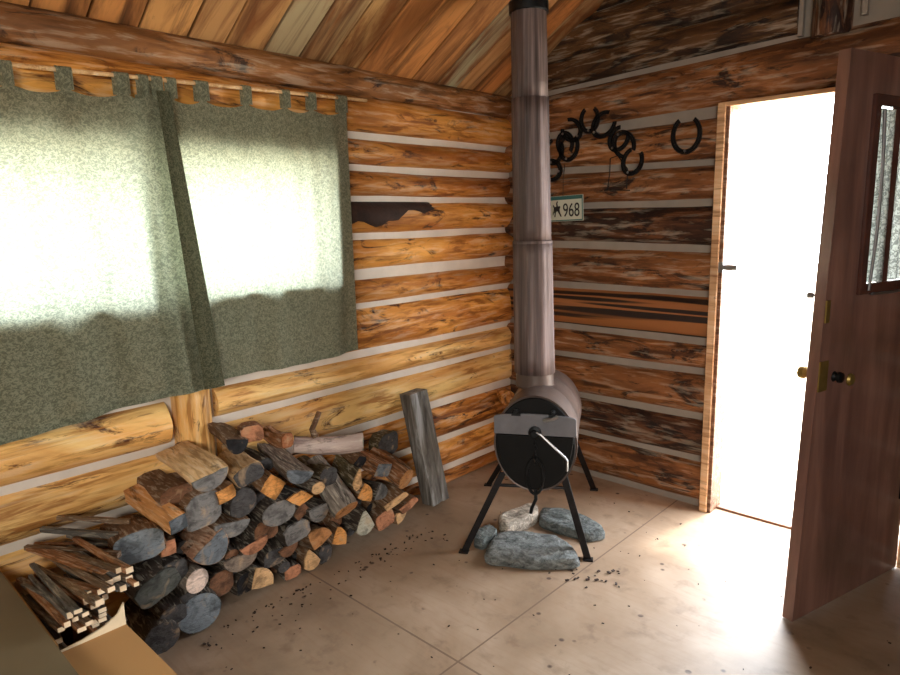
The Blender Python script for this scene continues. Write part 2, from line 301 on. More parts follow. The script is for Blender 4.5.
FIREWOOD = [
((0.379, -2.201, 0.612), (0.09, -2.209, 0.651), 0.149, 0.082, 'half_up', 8, 'grey', 'tan', 'large split log with flat pale tan top and grey end, below the wall post'),
((0.375, -2.33, 0.492), (0.09, -2.369, 0.538), 0.076, 0.072, 'square', 10, 'slate', 'orange', 'square split piece with bright orange side and slate-blue end, at upper left of pile'),
((0.317, -2.212, 0.48), (0.057, -2.233, 0.499), 0.152, 0.146, 'blob', 0, 'grey', 'brown', 'wide weathered grey log end right of the slate-blue square end'),
((0.323, -2.122, 0.517), (0.063, -2.134, 0.527), 0.087, 0.071, 'square', 12, 'orange', 'brown', 'small square orange cut end just under the large flat-topped log'),
((0.322, -2.057, 0.463), (0.062, -2.034, 0.467), 0.115, 0.126, 'egg', 0, 'dark', 'dark', 'egg-shaped dark grey log end right of the small square orange end'),
((0.357, -2.042, 0.576), (0.12, -2.0, 0.578), 0.127, 0.094, 'blob', 20, 'dark', 'tan', 'tan-sided log with a notched dark grey end in the top row'),
((0.397, -2.101, 0.719), (0.08, -2.024, 0.702), 0.088, 0.072, 'half_up', -10, 'black', 'brown', 'brown log with charred black end lying highest on the pile'),
((0.385, -2.032, 0.74), (0.05, -1.874, 0.645), 0.086, 0.063, 'blob', 0, 'rust', 'rust', 'short rust-red crumbling stub behind the charred log'),
((0.334, -1.933, 0.486), (0.055, -1.907, 0.487), 0.114, 0.118, 'diamond', 5, 'orange', 'brown', 'diamond-shaped orange cut end with a dark check, in upper middle of pile'),
((0.378, -1.84, 0.515), (0.1, -1.806, 0.558), 0.134, 0.079, 'half_dn', -18, 'slate', 'greybrown', 'large round grey-brown barked log with slate end lying on top'),
((0.318, -1.804, 0.392), (0.055, -1.812, 0.403), 0.134, 0.07, 'diamond', -10, 'orange', 'black', 'flat diamond end, charred above and orange below, under the large barked log'),
((0.338, -1.727, 0.416), (0.078, -1.721, 0.42), 0.068, 0.054, 'round', 0, 'tan', 'dark', 'thin dark stick of firewood with a small round tan end'),
((0.328, -1.583, 0.264), (0.12, -1.603, 0.44), 0.127, 0.114, 'round', 0, 'browntan', 'greybark', 'long smooth grey-barked log slanting down to a round brown end'),
((0.303, -1.897, 0.355), (0.055, -1.877, 0.357), 0.155, 0.109, 'round', 0, 'grey', 'dark', 'round grey ringed log end below the diamond-shaped orange end'),
((0.271, -1.774, 0.306), (0.055, -1.795, 0.314), 0.083, 0.072, 'blob', 30, 'brown', 'dark', 'small brown chunk beside the round grey ringed end'),
((0.283, -1.692, 0.28), (0.055, -1.708, 0.295), 0.12, 0.095, 'half_dn', 0, 'grey', 'dark', 'greenish grey half-round end left of the round brown end'),
((0.273, -1.801, 0.226), (0.055, -1.793, 0.233), 0.137, 0.105, 'blob', 10, 'grey', 'dark', 'grey-brown log end with a cracked face in middle of pile'),
((0.263, -1.681, 0.163), (0.055, -1.701, 0.166), 0.142, 0.118, 'quarter', 20, 'browntan', 'brown', 'pinkish brown quarter-split end in the lower row, two left of the pale wedge'),
((0.254, -1.564, 0.11), (0.055, -1.546, 0.126), 0.1, 0.113, 'quarter', -20, 'orange', 'brown', 'orange quarter-split end on the floor directly below the round brown end'),
((0.256, -1.426, 0.122), (0.055, -1.417, 0.134), 0.114, 0.13, 'wedge', 0, 'pale', 'dark', 'pale grey-green pointed wedge end standing on the floor'),
((0.25, -1.299, 0.089), (0.055, -1.281, 0.094), 0.118, 0.101, 'blob', 15, 'rust', 'brown', 'reddish brown split end between pale wedge and tan slabs'),
((0.291, -1.433, 0.283), (0.055, -1.419, 0.296), 0.112, 0.11, 'quarter', -30, 'orange', 'brown', 'bright orange split end above the pale wedge'),
((0.278, -1.34, 0.253), (0.058, -1.358, 0.26), 0.093, 0.099, 'half_up', 60, 'grey', 'dark', 'narrow grey end leaning against the bright orange split end'),
((0.332, -1.513, 0.382), (0.12, -1.472, 0.401), 0.056, 0.106, 'wedge', -12, 'tan', 'olive', 'mossy olive-brown log with a narrow pale tan end'),
((0.315, -1.353, 0.375), (0.09, -1.353, 0.41), 0.113, 0.088, 'square', -20, 'slate', 'rustbrown', 'rusty brown split log with a dark slate square end at upper right'),
((0.298, -1.197, 0.278), (0.09, -1.23, 0.359), 0.107, 0.116, 'round', 0, 'browntan', 'rustbrown', 'long brown log with round orange-brown end nearest the leaning board'),
((0.273, -1.244, 0.174), (0.073, -1.234, 0.187), 0.163, 0.072, 'slab', 25, 'tan', 'brown', 'flat tan slab end lying tilted near the leaning board'),
((0.263, -1.152, 0.118), (0.063, -1.133, 0.118), 0.132, 0.074, 'slab', 30, 'rust', 'brown', 'pinkish red slab end at the right foot of pile beside the leaning board'),
((0.246, -1.199, 0.067), (0.066, -1.217, 0.08), 0.092, 0.069, 'wedge', 40, 'tan', 'brown', 'small tan splinter block on the floor at the right foot of pile'),
((0.328, -1.477, 0.547), (0.16, -1.714, 0.578), 0.079, 0.084, 'round', 0, 'pale', 'birch', 'white-barked birch log lying crosswise on top of the pile'),
((0.127, -1.155, 0.399), (0.055, -1.162, 0.403), 0.15, 0.13, 'blob', 0, 'dark', 'olive', 'dim grey-brown log at the back between birch log and leaning board'),
((0.314, -2.106, 0.373), (0.055, -2.114, 0.386), 0.159, 0.08, 'half_dn', -8, 'grey', 'brown', 'flat-topped weathered grey end in the middle left, above the reddish half-round'),
((0.331, -2.195, 0.329), (0.12, -2.192, 0.313), 0.163, 0.133, 'half_dn', 30, 'slate', 'tanpink', 'thick log with tan-pink split top and slate-grey end'),
((0.334, -2.451, 0.44), (0.1, -2.422, 0.415), 0.173, 0.115, 'blob', 0, 'bluegrey', 'brown', 'shaggy blue-grey split log beneath the bright orange-sided piece'),
((0.3, -2.343, 0.382), (0.06, -2.321, 0.385), 0.058, 0.06, 'square', 0, 'rust', 'brown', 'small square rust-brown end under the slate-blue square end'),
((0.308, -2.335, 0.289), (0.088, -2.316, 0.29), 0.104, 0.082, 'blob', 0, 'dark', 'dark', 'dark grey rounded chunk left of the pale oval end'),
((0.33, -2.265, 0.231), (0.07, -2.283, 0.252), 0.093, 0.098, 'round', 0, 'palepink', 'greybark', 'pale oval cut end with a pink heart at lower left'),
((0.319, -2.399, 0.26), (0.059, -2.41, 0.268), 0.179, 0.126, 'blob', 20, 'darkgreen', 'dark', 'big dark greenish log face beside the kindling box'),
((0.322, -2.36, 0.134), (0.122, -2.36, 0.149), 0.104, 0.075, 'blob', 0, 'dark', 'dark', 'dark knotty chunk between the two lowest grey logs at left'),
((0.293, -2.252, 0.082), (0.055, -2.234, 0.082), 0.174, 0.157, 'round', 0, 'bluegrey', 'dark', 'big blue-grey rounded log end standing on the floor at the left'),
((0.346, -2.414, 0.087), (0.086, -2.388, 0.093), 0.13, 0.119, 'round', 0, 'dark', 'dark', 'dark grey round log end lowest and nearest the kindling box'),
((0.258, -2.143, 0.136), (0.055, -2.163, 0.146), 0.112, 0.112, 'blob', 0, 'brown', 'dark', 'brown log end on the floor right of the pale oval end'),
((0.269, -2.059, 0.201), (0.055, -2.059, 0.205), 0.155, 0.083, 'half_dn', 0, 'greybrown', 'dark', 'grey-brown half-round end in the lower left, flat side up'),
((0.276, -1.998, 0.243), (0.056, -1.976, 0.243), 0.13, 0.064, 'half_dn', 12, 'rust', 'dark', 'reddish half-round end tilted below the flat-topped grey end'),
((0.267, -1.94, 0.282), (0.055, -1.934, 0.299), 0.113, 0.089, 'blob', 0, 'brown', 'dark', 'dim brown end in the centre, under the round grey ringed end'),
((0.251, -1.904, 0.143), (0.055, -1.888, 0.158), 0.101, 0.079, 'blob', 0, 'dark', 'dark', 'small dark grey end above the fan-shaped tan end'),
((0.248, -1.954, 0.079), (0.055, -1.974, 0.094), 0.134, 0.123, 'quarter', -15, 'tan', 'dark', 'fan-shaped tan quarter-split end on the floor at the pile middle'),
((0.223, -2.022, 0.072), (0.055, -2.038, 0.084), 0.094, 0.097, 'blob', 0, 'black', 'dark', 'blackened end between brown end and fan-shaped tan end'),
((0.262, -1.838, 0.16), (0.062, -1.858, 0.164), 0.107, 0.063, 'half_dn', 10, 'brown', 'dark', 'brown flat end below the cracked grey-brown face'),
((0.241, -1.722, 0.056), (0.055, -1.706, 0.056), 0.097, 0.105, 'wedge', 10, 'tan', 'brown', 'tan triangular end on the floor under the pinkish quarter-split'),
((0.236, -1.813, 0.034), (0.056, -1.804, 0.034), 0.085, 0.06, 'blob', 0, 'rust', 'dark', 'small reddish end on the floor left of the tan triangular end'),
((0.244, -1.649, 0.053), (0.064, -1.659, 0.066), 0.078, 0.089, 'blob', 0, 'dark', 'dark', 'narrow dark grey end on the floor left of the orange quarter-split'),
((0.249, -1.86, 0.083), (0.069, -1.864, 0.095), 0.059, 0.05, 'round', 0, 'dark', 'dark', 'tiny round dark end just above the small reddish end'),
((0.28, -2.289, 0.546), (0.055, -2.287, 0.547), 0.125, 0.093, 'blob', 0, 'brown', 'brown', 'shadowed brown log behind the bright orange-sided piece'),
((0.296, -1.832, 0.64), (0.136, -1.827, 0.642), 0.056, 0.065, 'blob', 0, 'rustbrown', 'rustbrown', 'rusty chunk at the left tip of the birch log'),
((0.274, -1.629, 0.417), (0.055, -1.619, 0.418), 0.095, 0.087, 'blob', 0, 'dark', 'olive', 'dark log tucked beneath the middle of the birch log'),
((0.249, -2.084, 0.226), (0.089, -2.089, 0.234), 0.064, 0.055, 'round', 0, 'brown', 'dark', 'small brown end left above the grey-brown half-round'),
((0.284, -2.289, 0.148), (0.124, -2.273, 0.161), 0.068, 0.059, 'blob', 0, 'dark', 'dark', 'small dark chunk below the pale oval end')]
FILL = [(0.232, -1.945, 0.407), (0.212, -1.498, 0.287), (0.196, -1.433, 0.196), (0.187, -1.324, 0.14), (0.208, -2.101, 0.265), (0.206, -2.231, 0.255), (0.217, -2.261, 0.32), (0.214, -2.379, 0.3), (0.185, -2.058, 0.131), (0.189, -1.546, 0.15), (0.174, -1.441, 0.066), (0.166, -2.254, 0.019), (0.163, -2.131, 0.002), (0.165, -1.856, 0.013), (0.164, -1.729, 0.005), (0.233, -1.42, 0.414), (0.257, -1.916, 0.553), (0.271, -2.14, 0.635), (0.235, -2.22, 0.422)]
# ------------------------------------------------------------------ log geometry (grain along local X)
def log_verts(L, rin, rz, seed, amp=.012, nx=None, n=20, tap=0., tilt=0.):
    nx = nx or max(8, int(L/.06)); v = []; f = []
    for i in range(nx+1):
        x = L*i/nx; s = 1 + tap*(i/nx - .5); zc = tilt*(i/nx - .5)
        for k in range(n):
            q = 2*PI*k/n; c, d = math.cos(q), math.sin(q)
            p = Vector((x*1.3 + seed*9.1, c*1.1 + seed*3.3, d*1.1))
            w = noise.noise(p)*amp + noise.noise(p*3.7)*amp*.35
            v.append((x, c*(rin + w)*s, d*(rz*s + w) + zc))
    for i in range(nx):
        for k in range(n):
            l = (k+1) % n; f.append((i*n+k, i*n+l, (i+1)*n+l, (i+1)*n+k))
    f.append(tuple(range(n))[::-1]); f.append(tuple(nx*n+k for k in range(n)))
    return v, f
_ls = [0]
def wall_log(name, parent, mat, side, a0, a1, z0, z1, z0b=None, z1b=None, prot=.05, rin=.085, amp=.007):
    """side 'L': along the left wall from y=a0 to y=a1 at x=0; side 'R': along right wall from x=a0 to x=a1 at y=0"""
    _ls[0] += 1
    z0b = z0 if z0b is None else z0b; z1b = z1 if z1b is None else z1b
    L = abs(a1-a0); h0 = (z1-z0)/2; h1 = (z1b-z0b)/2; h = (h0+h1)/2; tap = (h1-h0)/h
    off = rin - prot; k = math.sqrt(max(.2, 1-(off/rin)**2))
    c0 = (z0+z1)/2; c1 = (z0b+z1b)/2
    v, f = log_verts(L, rin, h/k, _ls[0]*1.37, amp, tap=tap, tilt=c1-c0)
    o = mesh_obj(name, v, f, mat, parent, smooth=True)
    m = o.modifiers.new('split', 'EDGE_SPLIT'); m.split_angle = math.radians(50)
    zc = (c0+c1)/2
    if side == 'L':
        o.location = (-off, a0, zc); o.rotation_euler = (0, 0, PI/2 if a1 > a0 else -PI/2)
    else:
        o.location = (a0, off, zc); o.rotation_euler = (0, 0, 0 if a1 > a0 else PI)
    return o

# ------------------------------------------------------------------ SETTING
X1, Y1 = 4.2, -5.2          # far sides of the cabin (behind and beside the camera)
fl = MB().box((-.3, Y1-.2, -.1), (X1+.2, .16, 0)).build('floor', M['floor']); tag(fl, 'worn tan plywood floor with dark flecks', kind='structure')
gd = MB().box((-14, .17, -.3), (18, 20, -.12)).box((-14, -18, -.3), (-.32, .17, -.12)).build('ground', M['ground']); tag(gd, 'pale sunlit dry ground outside', kind='structure')

# left wall: chinking core with a window opening
WY0, WY1, WZ0, WZ1 = -3.25, -1.37, 1.225, 1.79
wl = MB()
wl.box((-.16, Y1, -.05), (0, .15, WZ0)); wl.box((-.16, Y1, WZ1), (0, .15, 2.12))
wl.box((-.16, WY1, WZ0), (0, .15, WZ1)); wl.box((-.16, Y1, WZ0), (0, WY0, WZ1))
WL = tag(wl.build('wall_left', M['chink_l']), 'honey coloured log wall with pale chinking and curtained window', kind='structure')
def LL(*a, **k): return wall_log('wall_log', WL, *a, **k)
A, B_, P_ = M['log_left'], M['log_left2'], M['log_lit']
for i, (z0, z1) in enumerate([(0, .068), (.105, .252), (.284, .462), (.502, .69), (.722, .84)]):
    LL([B_, A, B_, P_, P_][i], 'L', -.0, -1.985, z0, z1)
for i, (z0, z1, z0b, z1b) in enumerate([(.03, .22, .02, .21), (.25, .425, .22, .405), (.46, .625, .46, .61), (.66, .83, .655, .80)]):
    LL(P_, 'L', -2.185, Y1, z0, z1, z0b+.0, z1b, prot=.06)
LL(A, 'L', 0, -3.6, .876, 1.083); LL(A, 'L', 0, -3.6, 1.113, 1.222, prot=.035)
for i, (z0, z1) in enumerate([(1.118, 1.248), (1.278, 1.42), (1.452, 1.593), (1.625, 1.74)]):
    if i: LL([A, A, A, B_][i], 'L', 0, -1.34, z0, z1)
LL(A, 'L', 0, -4.4, 1.772, 1.89); LL(A, 'L', 0, -4.4, 1.922, 2.085, prot=.06)
# square-hewn plate beam and eave pole
LL(M['pole'], 'L', 0, -4.4, 2.085, 2.215, 2.07, 2.20, prot=.05, rin=.07)
# upright joint post under the window
v, f = log_verts(.42, .075, .105, 4.2, .006); po = mesh_obj('upright_post', v, f, P_, WL, smooth=True); po.rotation_euler = (0, -PI/2, PI/2)
po.rotation_euler = (0, -PI/2, 0); po.location = (.0, -2.083, .45)
# stub of a log end near the corner
MB().lathe([(.045, 0), (.05, .03), (.046, .10)], (0.03, -.12, .425), (.85, -.5, 0), 18).build('log_stub', M['log_left'], WL, smooth=True)
# dark bark left on the fourth log from the top
bp = []; bf = []; nx = 18; nn = 12
for i in range(nx+1):
    y = -1.36 + (.66)*i/nx
    lo = 22 - 50*(1 if i < 8 else max(0, 1-(i-8)/7)) + 34*noise.noise(Vector((i*.35, 2.2, 0))); hi = 80
    for k in range(nn+1):
        q = math.radians(lo + (hi-lo)*k/nn); rr = 1.0
        bp.append((-.035 + .0895*math.cos(q), y + .006*math.sin(k*2+i), 1.5225 + .0835*math.sin(q)))
for i in range(nx):
    for k in range(nn): bf.append((i*(nn+1)+k, i*(nn+1)+k+1, (i+1)*(nn+1)+k+1, (i+1)*(nn+1)+k))
o = mesh_obj('bark_patch', bp, bf, M['bark_patch'], WL, smooth=True); m = o.modifiers.new('s', 'SOLIDIFY'); m.thickness = .006

# window in the left wall
wi = MB()
wi.box((-.13, WY0, WZ0), (-.03, WY0+.04, WZ1)).box((-.13, WY1-.04, WZ0), (-.03, WY1, WZ1)).box((-.13, WY0, WZ0), (-.03, WY1, WZ0+.035)).box((-.13, WY0, WZ1-.035), (-.03, WY1, WZ1))
wi.box((-.12, -2.34, WZ0), (-.04, -2.29, WZ1))
W1 = tag(wi.build('window_1', M['frame_w']), 'wide low window behind the sage curtains', kind='structure')
MB().box((-.06, WY0-.02, WZ0-.022), (.084, WY1+.02, WZ0+.004)).box((-.06, WY1-.004, WZ0), (.076, WY1+.02, WZ1)).box((-.06, WY0-.02, WZ1-.004), (.066, WY1+.02, WZ1+.022)).build('sill_light_stop', M['frame_w'], W1, bevel=.002)  # unseen sill, side and head boards, added to cut off window light
MB().box((-.09, WY0+.03, WZ0+.03), (-.086, WY1-.03, WZ1-.03)).build('pane', M['glass'], W1)

# right wall (gable end) with the doorway x 1.335 .. 2.115, z 0 .. 1.985
DX0, DX1, DZ = 1.318, 2.115, 1.985
wr = MB().box((0, 0, -.05), (DX0-.03, .15, DZ+.02)).box((DX1+.03, 0, -.05), (X1, .15, DZ+.02))
wr.prism([(0, DZ+.02), (X1, DZ+.02), (X1, 2.25), (2.1, 3.50), (0, 2.24)], (0, 0, 0), (1, 0, 0), (0, 0, 1), (0, .15, 0))
WR = tag(wr.build('wall_right', M['chink_r']), 'brown log gable wall with chinking greyed for shade beside the open door', kind='structure')
def RL(*a, **k): return wall_log('wall_log', WR, *a, **k)
C1, C2, G1 = M['log_right'], M['log_right2'], M['log_gable']
rows = [(C1, .03, .24, .035, .245), (C2, .268, .462, .275, .47), (C1, .492, .69, .502, .705), (C1, .722, .862, .738, .858), (M['striped'], .894, 1.108, .89, 1.096),
        (C1, 1.138, 1.335, 1.128, 1.318), (C2, 1.378, 1.548, 1.352, 1.542), (C1, 1.582, 1.75, 1.572, 1.73), (C1, 1.782, 1.942, 1.762, 1.945)]
for m_, a, b, c, d in rows:
    RL(m_, 'R', 0.0, 1.262, a, b, c, d)
    RL(m_, 'R', 2.19, X1, c, d, c-.01, d-.01)
RL(C1, 'R', 0.0, 4.2, 1.972, 2.172, 2.06, 2.33, prot=.055)
RL(G1, 'R', .05, 1.575, 2.20, 2.355, 2.248, 2.405, prot=.045)
RL(G1, 'R', .15, 1.575, 2.335, 2.53, 2.38, 2.62, prot=.05)
RL(G1, 'R', .55, 1.575, 2.545, 2.70, 2.62, 2.83, prot=.05); RL(G1, 'R', 1.83, 3.4, 2.36, 2.60, 2.42, 2.66); RL(G1, 'R', 1.83, 2.9, 2.62, 2.86, 2.62, 2.86)
v, f = log_verts(.95, .08, .105, 8.8, .006); po = mesh_obj('upright_post', v, f, M['log_right2'], WR, smooth=True)
po.rotation_euler = (0, -PI/2, 0); po.rotation_euler = (0, -PI/2, PI/2); po.location = (1.70, .02, 2.215)
MB().box((1.578, -.03, 2.235), (1.596, .0, 2.9)).box((1.81, -.03, 2.27), (1.83, .0, 2.9)).build('mortar_strip', M['chink_r'], WR)

# back wall and far side wall (behind / beside the camera)
wb = MB()
wb.box((-.1, Y1-.15, -.05), (X1+.1, Y1, 2.25))
wb.prism([(0, 2.25), (X1, 2.25), (2.1, 3.5)], (0, Y1, 0), (1, 0, 0), (0, 0, 1), (0, -.15, 0))
WB = tag(wb.build('wall_back', M['log_left2']), 'log wall behind the viewer', kind='structure')
ws = MB().box((X1, Y1, -.05), (X1+.15, .15, 2.25))
WS = tag(ws.build('wall_far_side', M['log_left2']), 'log wall on the far side of the cabin', kind='structure')

# ceiling: sloping boards from the eave (z 2.22 at x = 0) up to the ridge
SL = math.atan(.60); cs, sn = math.cos(SL), math.sin(SL)
cl = MB()
def slab(xa, za, xb, zb, up=.06, off=.03):
    cl.prism([(xa, za+off), (xb, zb+off), (xb, zb+off+up), (xa, za+off+up)], (0, .3, 0), (1, 0, 0), (0, 0, 1), (0, Y1-.5, 0))
slab(-.35, 2.22-.21, 2.1, 2.22+1.26); slab(2.1, 2.22+1.26, 4.55, 2.22-.21)
CE = tag(cl.build('ceiling', M['ceil']), 'sloping ceiling of weathered brown and grey-green boards', kind='structure')
y = .14; i = 0; rnd = random.Random(3)
while y > -4.3:
    w = rnd.uniform(.135, .185); i += 1
    bx = MB().box((0, -w/2+.004, 0), (2.6, w/2-.004, .022)); o = bx.build('ceiling_board', M['ceil'], CE, bevel=.003)
    o.location = (-.14, y-w/2, 2.22-.105+rnd.uniform(0, .004)); o.rotation_euler = (0, -SL, 0); y -= w

# door frame
dr = MB()
dr.box((1.262, -.075, .0), (1.312, -.045, 2.03)).build  # casing
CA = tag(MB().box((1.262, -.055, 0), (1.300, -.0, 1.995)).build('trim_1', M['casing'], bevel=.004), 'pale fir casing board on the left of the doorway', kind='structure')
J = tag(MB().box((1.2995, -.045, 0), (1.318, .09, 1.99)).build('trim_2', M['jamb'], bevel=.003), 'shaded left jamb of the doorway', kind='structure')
H = tag(MB().box((1.262, -.05, 1.985), (2.15, .10, 2.005)).build('trim_3', M['casing'], bevel=.003), 'head board over the doorway', kind='structure')
J2 = tag(MB().box((2.115, -.05, 0), (2.15, .16, 1.99)).build('trim_4', M['casing'], bevel=.003), 'right jamb of the doorway behind the door', kind='structure')
TH = tag(MB().box((1.319, .03, 0), (2.115, .155, .012)).build('trim_5', M['jamb'], bevel=.003), 'low wooden threshold of the doorway', kind='structure')
# baseboard pole at foot of the right wall
la = MB().box((1.300, -.05, 1.225), (1.322, -.0, 1.275)).build('strike_plate', M['steel'], J)
MB().box((1.320, -.045, 1.238), (1.385, -.022, 1.262)).build('bolt', M['steel'], J, bevel=.003)

# ------------------------------------------------------------------ DOOR (hinged at the right jamb, swung into the room)
D = bpy.data.objects.new('door_1', None); COL.objects.link(D); D.location = (2.10, -.035, 0)
tag(D, 'dark reddish brown open door with small curtained window', kind='structure')
D.rotation_euler = (0, 0, math.atan2(-.712, -.211))   # local +X runs from hinge to free edge, local +Y faces the viewer
DW, DT = .742, .738
def fe(z): return DW - .085*z/2.0
p = MB(); wz0, wz1, wx0, wx1 = 1.235, 1.86, .10, .475
prof = lambda x0, x1, z0, z1: p.prism([(x0, z0), (x1 if x1 else fe(z0), z0), (x1 if x1 else fe(z1), z1), (x0, z1)], (0, -.02, 0), (1, 0, 0), (0, 0, 1), (0, .04, 0))
prof(.015, None, .004, wz0); prof(.015, None, wz1, 2.02); prof(.015, wx0, wz0, wz1); prof(wx1, None, wz0, wz1)
p.build('door_panel', M['door'], D)
q = MB()
for x0, x1, z0, z1 in ((wx0-.03, wx0+.008, wz0-.03, wz1+.03), (wx1-.008, wx1+.03, wz0-.03, wz1+.03), (wx0, wx1, wz0-.03, wz0+.008), (wx0, wx1, wz1-.008, wz1+.03)):
    q.box((x0, .018, z0), (x1, .034, z1))
q.build('window_moulding', M['door_trim'], D, bevel=.004)
MB().box((wx0, -.004, wz0), (wx1, 0, wz1)).build('pane', M['glass'], D)
# local +Y or -Y towards the viewer is settled by rotation: interior face is +Y here
def curtain_mesh(name, mat, P, nu, nv, parent=None, uvs=(1, 1)):
    v = []; f = []; uv = []
    for j in range(nv+1):
        for i in range(nu+1): v.append(P(i/nu, j/nv)); uv.append((i/nu*uvs[0], j/nv*uvs[1]))
    for j in range(nv):
        for i in range(nu): a = j*(nu+1)+i; f.append((a, a+1, a+nu+2, a+nu+1))
    me = bpy.data.meshes.new(name); me.from_pydata([tuple(a) for a in v], [], f); me.materials.append(mat)
    ul = me.uv_layers.new(name='UVMap')
    for lp in me.loops: ul.data[lp.index].uv = uv[lp.vertex_index]
    for pl in me.polygons: pl.use_smooth = True
    o = bpy.data.objects.new(name, me); COL.objects.link(o)
    if parent: o.parent = parent
    return o
def dcur(x0, x1):
    def P(u, t): return (x0 + (x1-x0)*(.5+(u-.5)*(1-.12*(1-t))), .012 + .008*math.sin(u*22+t), wz1-.012 - (wz1-wz0-.02)*t)
    c = curtain_mesh('door_curtain', M['door_cloth'], P, 40, 12, D, ((x1-x0)*1.2, .62)); return c
dcur(.335, .462); dcur(.115, .325)
MB().box((.326, .0, wz0), (.336, .03, wz1)).build('muntin', M['door_trim'], D)
MB().tube([(.472-.022*math.sin(a*PI), .045, 1.22+.62*a) for a in [i/10 for i in range(11)]], .0055, 8).build('trim_cord', M['steel'], D, smooth=True)
MB().tube([(.44, .04, 1.205), (.3, .042, 1.203), (.1, .04, 1.205)], .005, 8).build('sill_bead', M['steel'], D, smooth=True)
kz = .93
for sgn, nm in ((-1, 'knob'),):
    MB().lathe([(.022, 0), (.012, .004), (.010, .016), (.014, .02), (.022, .026), (.024, .036), (.022, .046), (.010, .050)], (.665, .02*sgn, kz), (0, sgn, 0), 20).build(nm, M['brass'], D, smooth=True)
MB().box((.645, .018, kz-.055), (.70, .024, kz+.055)).build('knob_plate', M['brass'], D, bevel=.003)
MB().lathe([(.026, 0), (.028, .003), (.016, .01), (.012, .02), (.020, .026), (.018, .036), (.006, .04)], (.60, .012, kz-.01), (0, 1, 0), 18).build('thumb_turn', M['iron'], D, smooth=True)
MB().box((.665, .018, kz+.19), (.69, .026, kz+.27)).build('latch_plate', M['brass'], D, bevel=.003)
MB().lathe([(.022, 0), (.024, .004), (.018, .012), (.008, .014)], (.50, .02, .895), (0, 1, 0), 16).build('keyhole_cover', M['brass'], D, smooth=True)
MB().lathe([(.010, 0), (.012, .015), (.004, .02)], (.70, -.02, 1.215), (0, -1, 0), 12).build('door_bolt', M['steel'], D, smooth=True)
for hz in (.36, 1.02, 1.75):
    h = MB().box((-.03, .018, hz-.04), (.05, .023, hz+.04)); h.lathe([(.007, -.042), (.007, .042)], (.004, .028, hz), (0, 0, 1), 10); h.build('hinge', M['iron'], D)
# ------------------------------------------------------------------ CURTAINS
XC = .106
rod = tag(MB().tube([(XC-.012, -3.3, 1.975), (XC-.012, -1.17, 2.050)], .0075, 10).build('curtain_rod', M['pale_wood'], smooth=True), 'thin pale wooden rod carrying the two tab-top curtains', 'curtain rod')
rodz = lambda y: 1.975 + (y+3.3)/2.13*.075
def make_curtain(label, x0, ytop, ybot, tabs, zb, seed, kx=1.):
    """ytop/ybot: (left, right) y of the panel at the top and the hem; zb: hem heights"""
    E = tag(empty('curtain', (x0, (ytop[0]+ytop[1])/2, zb[0])), label, 'curtain', 'tab-top curtains over the wide window')
    rr = random.Random(seed); ph = [rr.uniform(0, 6.28) for _ in range(6)]
    tc = sorted((a+b)/2 for a, b in tabs)
    def top(y):
        # scallops sag between tabs
        z = rodz(y) - .058
        for a, b in zip(tc[:-1], tc[1:]):
            if a <= y <= b: z -= .020*max(0, math.sin(PI*(y-a)/(b-a)))**.8
        return z
    def P(u, t):
        yt = ytop[0]+(ytop[1]-ytop[0])*u; yb = ybot[0]+(ybot[1]-ybot[0])*u; y = yt+(yb-yt)*t
        zt = top(yt); z = zt + (zb[0]+(zb[1]-zb[0])*u - zt)*t
        fold = .009*math.sin(yt*23+ph[0]+.5*math.sin(t*2)) + .007*math.sin(yt*41+ph[1]+t) + .007*math.sin(yt*77+ph[2])*(1-t)
        fold *= (.45+.75*t)
        front = .030*max(0, min(1, (yt+2.30)/.12)) if seed == 5 else 0
        return (x0 + front + fold*kx, y, z + .006*math.sin(yt*9+ph[4])*t)
    body = curtain_mesh('cloth_panel', M['curtain'], P, 150, 60, None, (1.1, 1.15)); keep(body, E)
    # hem band along the inner edge and the bottom
    def H(u, t):
        a = P(u, .972+.028*t); return (a[0]+.0015, a[1], a[2])
    keep(curtain_mesh('bottom_hem', M['curtain'], H, 150, 2, None, (1.1, .03)), E)
    for a, b in tabs:
        def T(u, t, a=a, b=b):
            y = a+(b-a)*u; ang = PI*min(1, max(0, (t-.3)/.4)); zc = rodz(y)
            if t < .3: return (XC-.012+.012+.002*math.sin(u*9), y, zc-.062+.062*(t/.3))
            if t > .7: return (XC-.012-.012, y, zc-.062*((t-.7)/.3))
            return (XC-.012+.012*math.cos(ang), y, zc+.012*math.sin(ang))
        keep(curtain_mesh('tab', M['curtain'], T, 6, 14, None, (.05, .15)), E)
    return E
CL = make_curtain('left sage curtain panel flaring out in front, its folded edge darkened for shade', XC+.006, (-3.25, -2.125), (-3.28, -2.0),
    [(-3.1, -3.06), (-2.93, -2.89), (-2.76, -2.715), (-2.61, -2.576), (-2.456, -2.409), (-2.28, -2.23), (-2.20, -2.165), (-2.155, -2.115)], (.80, .885), 5)
CR = make_curtain('right sage curtain panel ending beside the bare log wall', XC-.008, (-2.215, -1.291), (-2.215, -1.289),
    [(-2.10, -2.065), (-1.993, -1.942), (-1.803, -1.764), (-1.624, -1.586), (-1.498, -1.457), (-1.341, -1.291)], (.885, .90), 9, .8)
# folded-back strip on the inner edge of the left panel, shade painted in its cloth
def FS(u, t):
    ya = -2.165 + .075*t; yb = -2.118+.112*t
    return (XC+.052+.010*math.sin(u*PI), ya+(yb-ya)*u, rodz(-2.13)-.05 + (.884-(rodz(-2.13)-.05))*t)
keep(curtain_mesh('folded_edge', M['curtain_shade'], FS, 8, 40, None, (.08, 1.15)), CL)

